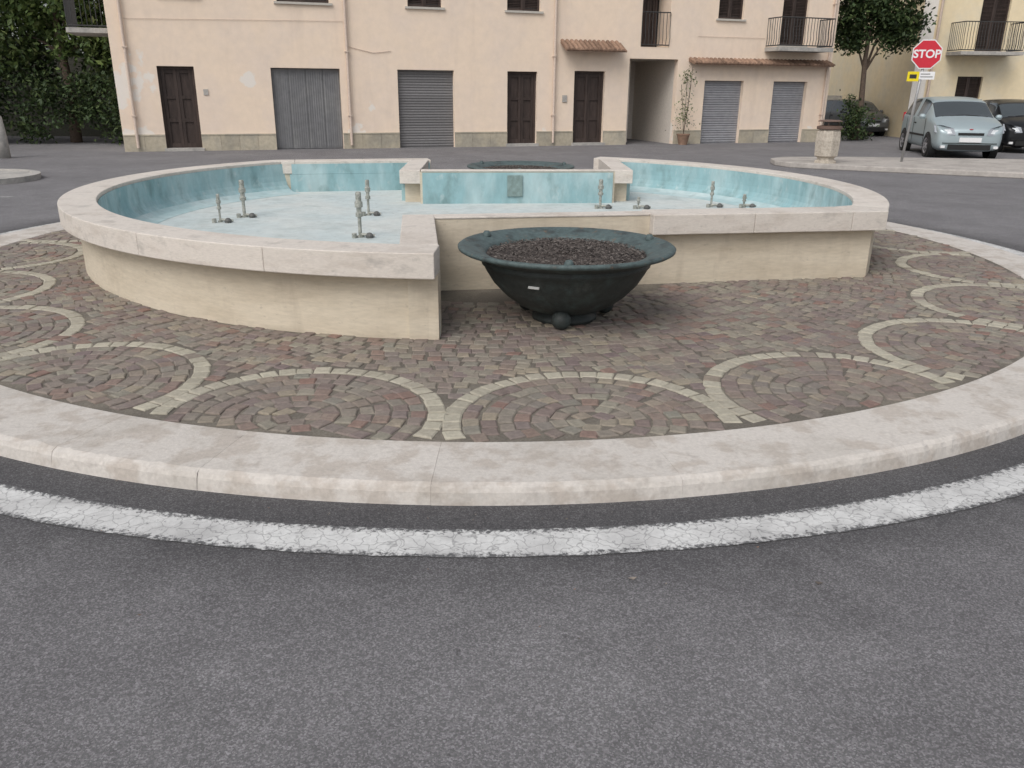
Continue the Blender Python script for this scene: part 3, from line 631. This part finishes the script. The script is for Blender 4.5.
S_ = empty('stop_sign', (9.4, 20.2, .12), radians(-14))
GALV = M('galvanised_steel', (.38, .38, .38), rough=.4, metal=.4, var=.1); RED = M('red_sign_film', (.55, .03, .05), rough=.4, var=.05); WH = M('white_sign_film', (.75, .75, .75), rough=.4, var=.03); YE = M('yellow_sign_film', (.75, .6, .02), rough=.4)
g = Geo(); g.tube([(-.16, 0, 0), (0.01, 0, 2.7)], .03, 12); g.box(-.05, .05, -.02, .02, 2.2, 2.24); g.box(-.05, .05, -.02, .02, 2.5, 2.54); g.obj('pole', GALV, S_, smooth=True)
def octa(r, y0, y1, z, mi, g):
    p = [(r * cos(pi / 8 + i * pi / 4), r * sin(pi / 8 + i * pi / 4)) for i in range(8)]
    g.add([(x, y0, z + q) for x, q in p] + [(x, y1, z + q) for x, q in p], [tuple(range(8)), tuple(range(8, 16))[::-1]] + [(i, (i + 1) % 8, 8 + (i + 1) % 8, 8 + i) for i in range(8)], mi)
ZO = 2.38
g = Geo(); octa(.335, -.05, -.034, ZO, 1, g); octa(.312, -.054, -.0505, ZO, 0, g); g.obj('plate', [RED, WH], S_)
g = Geo(); g.box(-.34, -.09, -.045, -.033, 1.80, 2.01, 1); g.box(-.088, .24, -.045, -.033, 1.84, 2.01, 0); g.box(-.29, -.14, -.048, -.0455, 1.86, 1.95, 2); g.box(-.06, .2, -.048, -.0455, 1.89, 1.905, 2); g.box(-.06, .14, -.048, -.0455, 1.95, 1.965, 2)
g.obj('supplementary_panel', [WH, YE, DARKM], S_)
tc = bpy.data.curves.new('lettering', 'FONT'); tc.body = 'STOP'; tc.size = .24; tc.align_x = 'CENTER'; tc.align_y = 'CENTER'; tc.extrude = .001; tc.offset = .006
to = bpy.data.objects.new('lettering', tc); to.location = (0, -.057, ZO); to.rotation_euler = (pi / 2, 0, 0); tc.materials.append(WH); link(to, S_)

g = Geo(); g.lathe([(1.25, 0), (1.25, .1), (1.1, .1), (1.1, .08), (0, .09)], (-10.2, 15.6, 0), 40); g.obj('kerbed_island', CONC)
g = Geo(); g.lathe([(0, 0), (.16, 0), (.15, .5), (.12, .95), (.06, 1.02), (0, 1.03)], (-12.35, 20.5, 0), 16); g.obj('concrete_bollard', CONC, smooth=True)
g = Geo(); strip(g, (-16, 14.2), (-8.0, 13.2), 0, .12, .004, .0045); g.obj('lane_marking', LINE)

# ------------------------------------------------------------------ cars
def car(name, x, y, rz, paint, sc=1.):
    e = empty(name, (x, y, 0), rz); e.scale = (sc, sc, sc)
    PM = M(name + '_paint', paint, rough=.32, var=.02, vs=2, spec=.5, metal=.35); GL = glass(name + '_glass', (.05, .06, .065)); BL = M('black_plastic', (.02, .02, .02), rough=.6)
    st = [(0, .64, .24, .45, .62, .42, .66), (.06, .77, .19, .47, .72, .56, .76), (.30, .82, .17, .52, .84, .64, .90), (.78, .83, .17, .55, .95, .70, 1.02),
        (1.38, .835, .17, .56, .97, .665, 1.38), (1.65, .835, .17, .56, .975, .65, 1.46), (2.25, .835, .17, .57, .98, .645, 1.49), (2.33, .835, .17, .57, .98, .645, 1.49), (3.1, .83, .17, .58, .99, .635, 1.475), (3.5, .82, .17, .58, 1.0, .62, 1.43), (3.72, .80, .19, .58, .98, .64, 1.08), (3.81, .77, .22, .56, .90, .60, .93), (3.84, .70, .28, .5, .75, .45, .78)]
    V = []
    for (yy, w, zb, zm, zl, xr, zr) in st:
        half = [(w * .8, zb), (w * .98, zb + .10), (w * 1.0, zm), (w * .97, zl), (xr, zr - .04), (xr * .8, zr)]
        pts = [(0, zb)] + half + [(0, zr + .015)] + [(-px, pz) for px, pz in half[::-1]]
        V += [(px, yy, pz) for px, pz in pts]
    k = 14; Fc = []; mi = []
    for i in range(len(st) - 1):
        for j in range(k):
            Fc.append((i * k + j, i * k + (j + 1) % k, (i + 1) * k + (j + 1) % k, (i + 1) * k + j))
            m = 0
            if j in (4, 9) and i in (4, 5, 7, 8): m = 1
            if j in (5, 6, 7, 8) and i == 3: m = 1
            if j in (5, 6, 7, 8) and i == 9: m = 1
            mi.append(m)
    Fc.append(tuple(range(k))); mi.append(0); Fc.append(tuple((len(st) - 1) * k + q for q in range(k))); mi.append(0)
    o = mesh('body', V, Fc, [PM, GL], e, smooth=True, mi=mi); s = o.modifiers.new('s', 'SUBSURF'); s.levels = 2; s.render_levels = 2
    cr = o.data.attributes.new('crease_edge', 'FLOAT', 'EDGE')
    for ed in o.data.edges:
        a_, b_ = ed.vertices
        if a_ % k == b_ % k and (a_ % k) in (4, 10): cr.data[ed.index].value = .8
        if a_ % k == b_ % k and (a_ % k) in (5, 9): cr.data[ed.index].value = .5
        if a_ // k == b_ // k and (a_ // k) in (3, 4, 9, 10) and 4 <= min(a_ % k, b_ % k): cr.data[ed.index].value = .6
    for (wx, wy) in ((-.76, .72), (.76, .72), (-.76, 3.18), (.76, 3.18)):
        sg = 1 if wx > 0 else -1; g = Geo()
        def disc(prof, mi):
            V = []; F2 = []; nn = 28
            for (r, d) in prof:
                for i in range(nn): t = 2 * pi * i / nn; V.append((wx + sg * d, wy + r * cos(t), .29 + r * sin(t)))
            for j in range(len(prof) - 1):
                for i in range(nn): F2.append((j * nn + i, j * nn + (i + 1) % nn, (j + 1) * nn + (i + 1) % nn, (j + 1) * nn + i))
            g.add(V, F2, mi)
        disc([(.30, -.1), (.345, -.1), (.345, .070), (.30, .076)], 0)
        disc([(.18, .06), (.2, .092), (.27, .098), (.29, .08), (.29, -.1)], 0)
        disc([(0, .085), (.06, .092), (.08, .08), (.17, .08), (.195, .093)], 1)
        for i in range(8):
            t = i * pi / 4
            g.add([(wx + sg * .084, wy + r * cos(t + d), .29 + r * sin(t + d)) for (r, d) in ((.09, -.25), (.165, -.2), (.165, .2), (.09, .25))], [(0, 1, 2, 3)], 0)
        g.obj('wheel', [BL, M('alloy', (.4, .4, .42), rough=.4, metal=.5)], e, smooth=False)
    g = Geo()
    g.box(-.50, .50, -.016, .05, .23, .36, 0)
    g.box(-.30, .30, -.012, .06, .585, .645, 0)
    g.box(-.26, .26, -.03, -.005, .42, .53, 1)
    g.box(-.64, .64, -.012, .1, .385, .400, 0)
    g.lathe([(0, -.02), (.05, -.015), (.05, .0), (0, .0)], (0, .06, .74), 12, 4)
    for s_ in (-1, 1):
        g.add([(s_ * .36, -.012, .59), (s_ * .62, .025, .575), (s_ * .82, .18, .65), (s_ * .82, .33, .82), (s_ * .66, .13, .82), (s_ * .42, .03, .745)], [(0, 1, 2, 3, 4, 5)], 2)
        g.add([(s_ * .44, -.006, .625), (s_ * .57, .02, .62), (s_ * .64, .07, .72), (s_ * .50, .03, .72)], [(0, 1, 2, 3)], 5)
        g.box(s_ * .62 - .05, s_ * .62 + .05, -.02, .06, .27, .33, 1)
        g.lathe([(.0, -.07), (.06, -.06), (.085, 0), (.06, .06), (0, .07)], (s_ * .93, 1.12, 1.0), 10, 3)
        for yy in (1.12, 2.29, 3.02): g.box(s_ * .832 - .004, s_ * .832 + .004, yy, yy + .01, .3, .95, 0)
        g.box(s_ * .835 - .008, s_ * .835 + .012, 1.1, 2.85, .50, .55, 0)
        g.box(s_ * .835 - .008, s_ * .83 + .015, 2.08, 2.22, .80, .83, 0)
        g.box(s_ * .72 - .06, s_ * .72 + .06, 3.70, 3.80, .80, 1.05, 4)
        g.tube([(s_ * .35, .77, 1.035), (s_ * .02, .82, 1.06)], .008, 5, 0)
    g.box(-.55, .55, .775, .80, 1.012, 1.03, 0)
    g.obj('trim', [BL, WH, M('headlamp', (.30, .32, .35), rough=.12, spec=.8), PM, RED, M('lamp_core', (.65, .68, .7), rough=.1)], e)
    return e
car('parked_car', 12.1, 22.7, radians(-11), (.37, .44, .46), 1.05)
car('parked_car', 15.2, 25.0, radians(-10), (.015, .016, .018))
car('parked_car', 14.2, 34.0, radians(8), (.13, .135, .14), .92)

g = Geo()
for (x, y) in [(.45, 2.6), (1.13, 2.58)] + [(U(-3, 3), U(1.6, 2.9)) for _ in range(5)] + [(CX + (KR + U(.015, .15)) * cos(t), CY + (KR + U(.015, .15)) * sin(t)) for t in [U(-2.6, -.6) for _ in range(60)]] + [(CX + (KR + U(.25, 1.1)) * cos(t), CY + (KR + U(.25, 1.1)) * sin(t)) for t in [U(-2.6, -.6) for _ in range(50)]]:
    s = U(.002, .006) if (x, y) not in ((.45, 2.6), (1.13, 2.58)) else .012; a = U(0, 6.3)
    g.add([(x + s * cos(a + q) * (1.6 if i % 2 else .8), y + s * sin(a + q) * .8, .0045 + (.004 if i % 2 else 0)) for i, q in enumerate((0, 1.6, 3.1, 4.7))], [(0, 1, 2, 3)])
g.obj('fallen_leaves', M('dry_leaf', (0, 0, 0), ramp=[(.30, .18, .13), (.12, .10, .085), (.30, .26, .22), (.06, .055, .05)]))

# ------------------------------------------------------------------ light, world, camera
sv = Vector((-.45, -.75, 1.0)).normalized(); el = math.asin(sv.z); az = atan2(sv.x, sv.y)
w = bpy.data.worlds.new('World'); scene.world = w; w.use_nodes = True; nt = w.node_tree; N = nt.nodes
sky = N.new('ShaderNodeTexSky'); sky.sky_type = 'NISHITA'; sky.sun_disc = False; sky.sun_elevation = el; sky.sun_rotation = az % (2 * pi)
sky.air_density = 1; sky.dust_density = 3
hs = N.new('ShaderNodeHueSaturation'); hs.inputs['Saturation'].default_value = .3
nt.links.new(sky.outputs[0], hs.inputs['Color']); nt.links.new(hs.outputs[0], N['Background'].inputs[0]); N['Background'].inputs[1].default_value = .15
sun = bpy.data.lights.new('sun', 'SUN'); sun.energy = 1.4; sun.angle = radians(40); sun.color = (1, .955, .91)
so = bpy.data.objects.new('sun', sun); so.rotation_euler = sv.to_track_quat('Z', 'Y').to_euler(); link(so)
cam = bpy.data.cameras.new('camera'); cam.lens = 28.83; cam.sensor_width = 36; cam.clip_end = 2000; co = bpy.data.objects.new('camera', cam); link(co)
co.matrix_world = Matrix.Translation((0, 0, 1.7)) @ Matrix.Rotation(radians(90 - 19.85), 4, 'X') @ Matrix.Rotation(radians(.5), 4, 'Z')
scene.camera = co
scene.view_settings.view_transform = 'Standard'; scene.view_settings.look = 'None'; scene.view_settings.exposure = 0
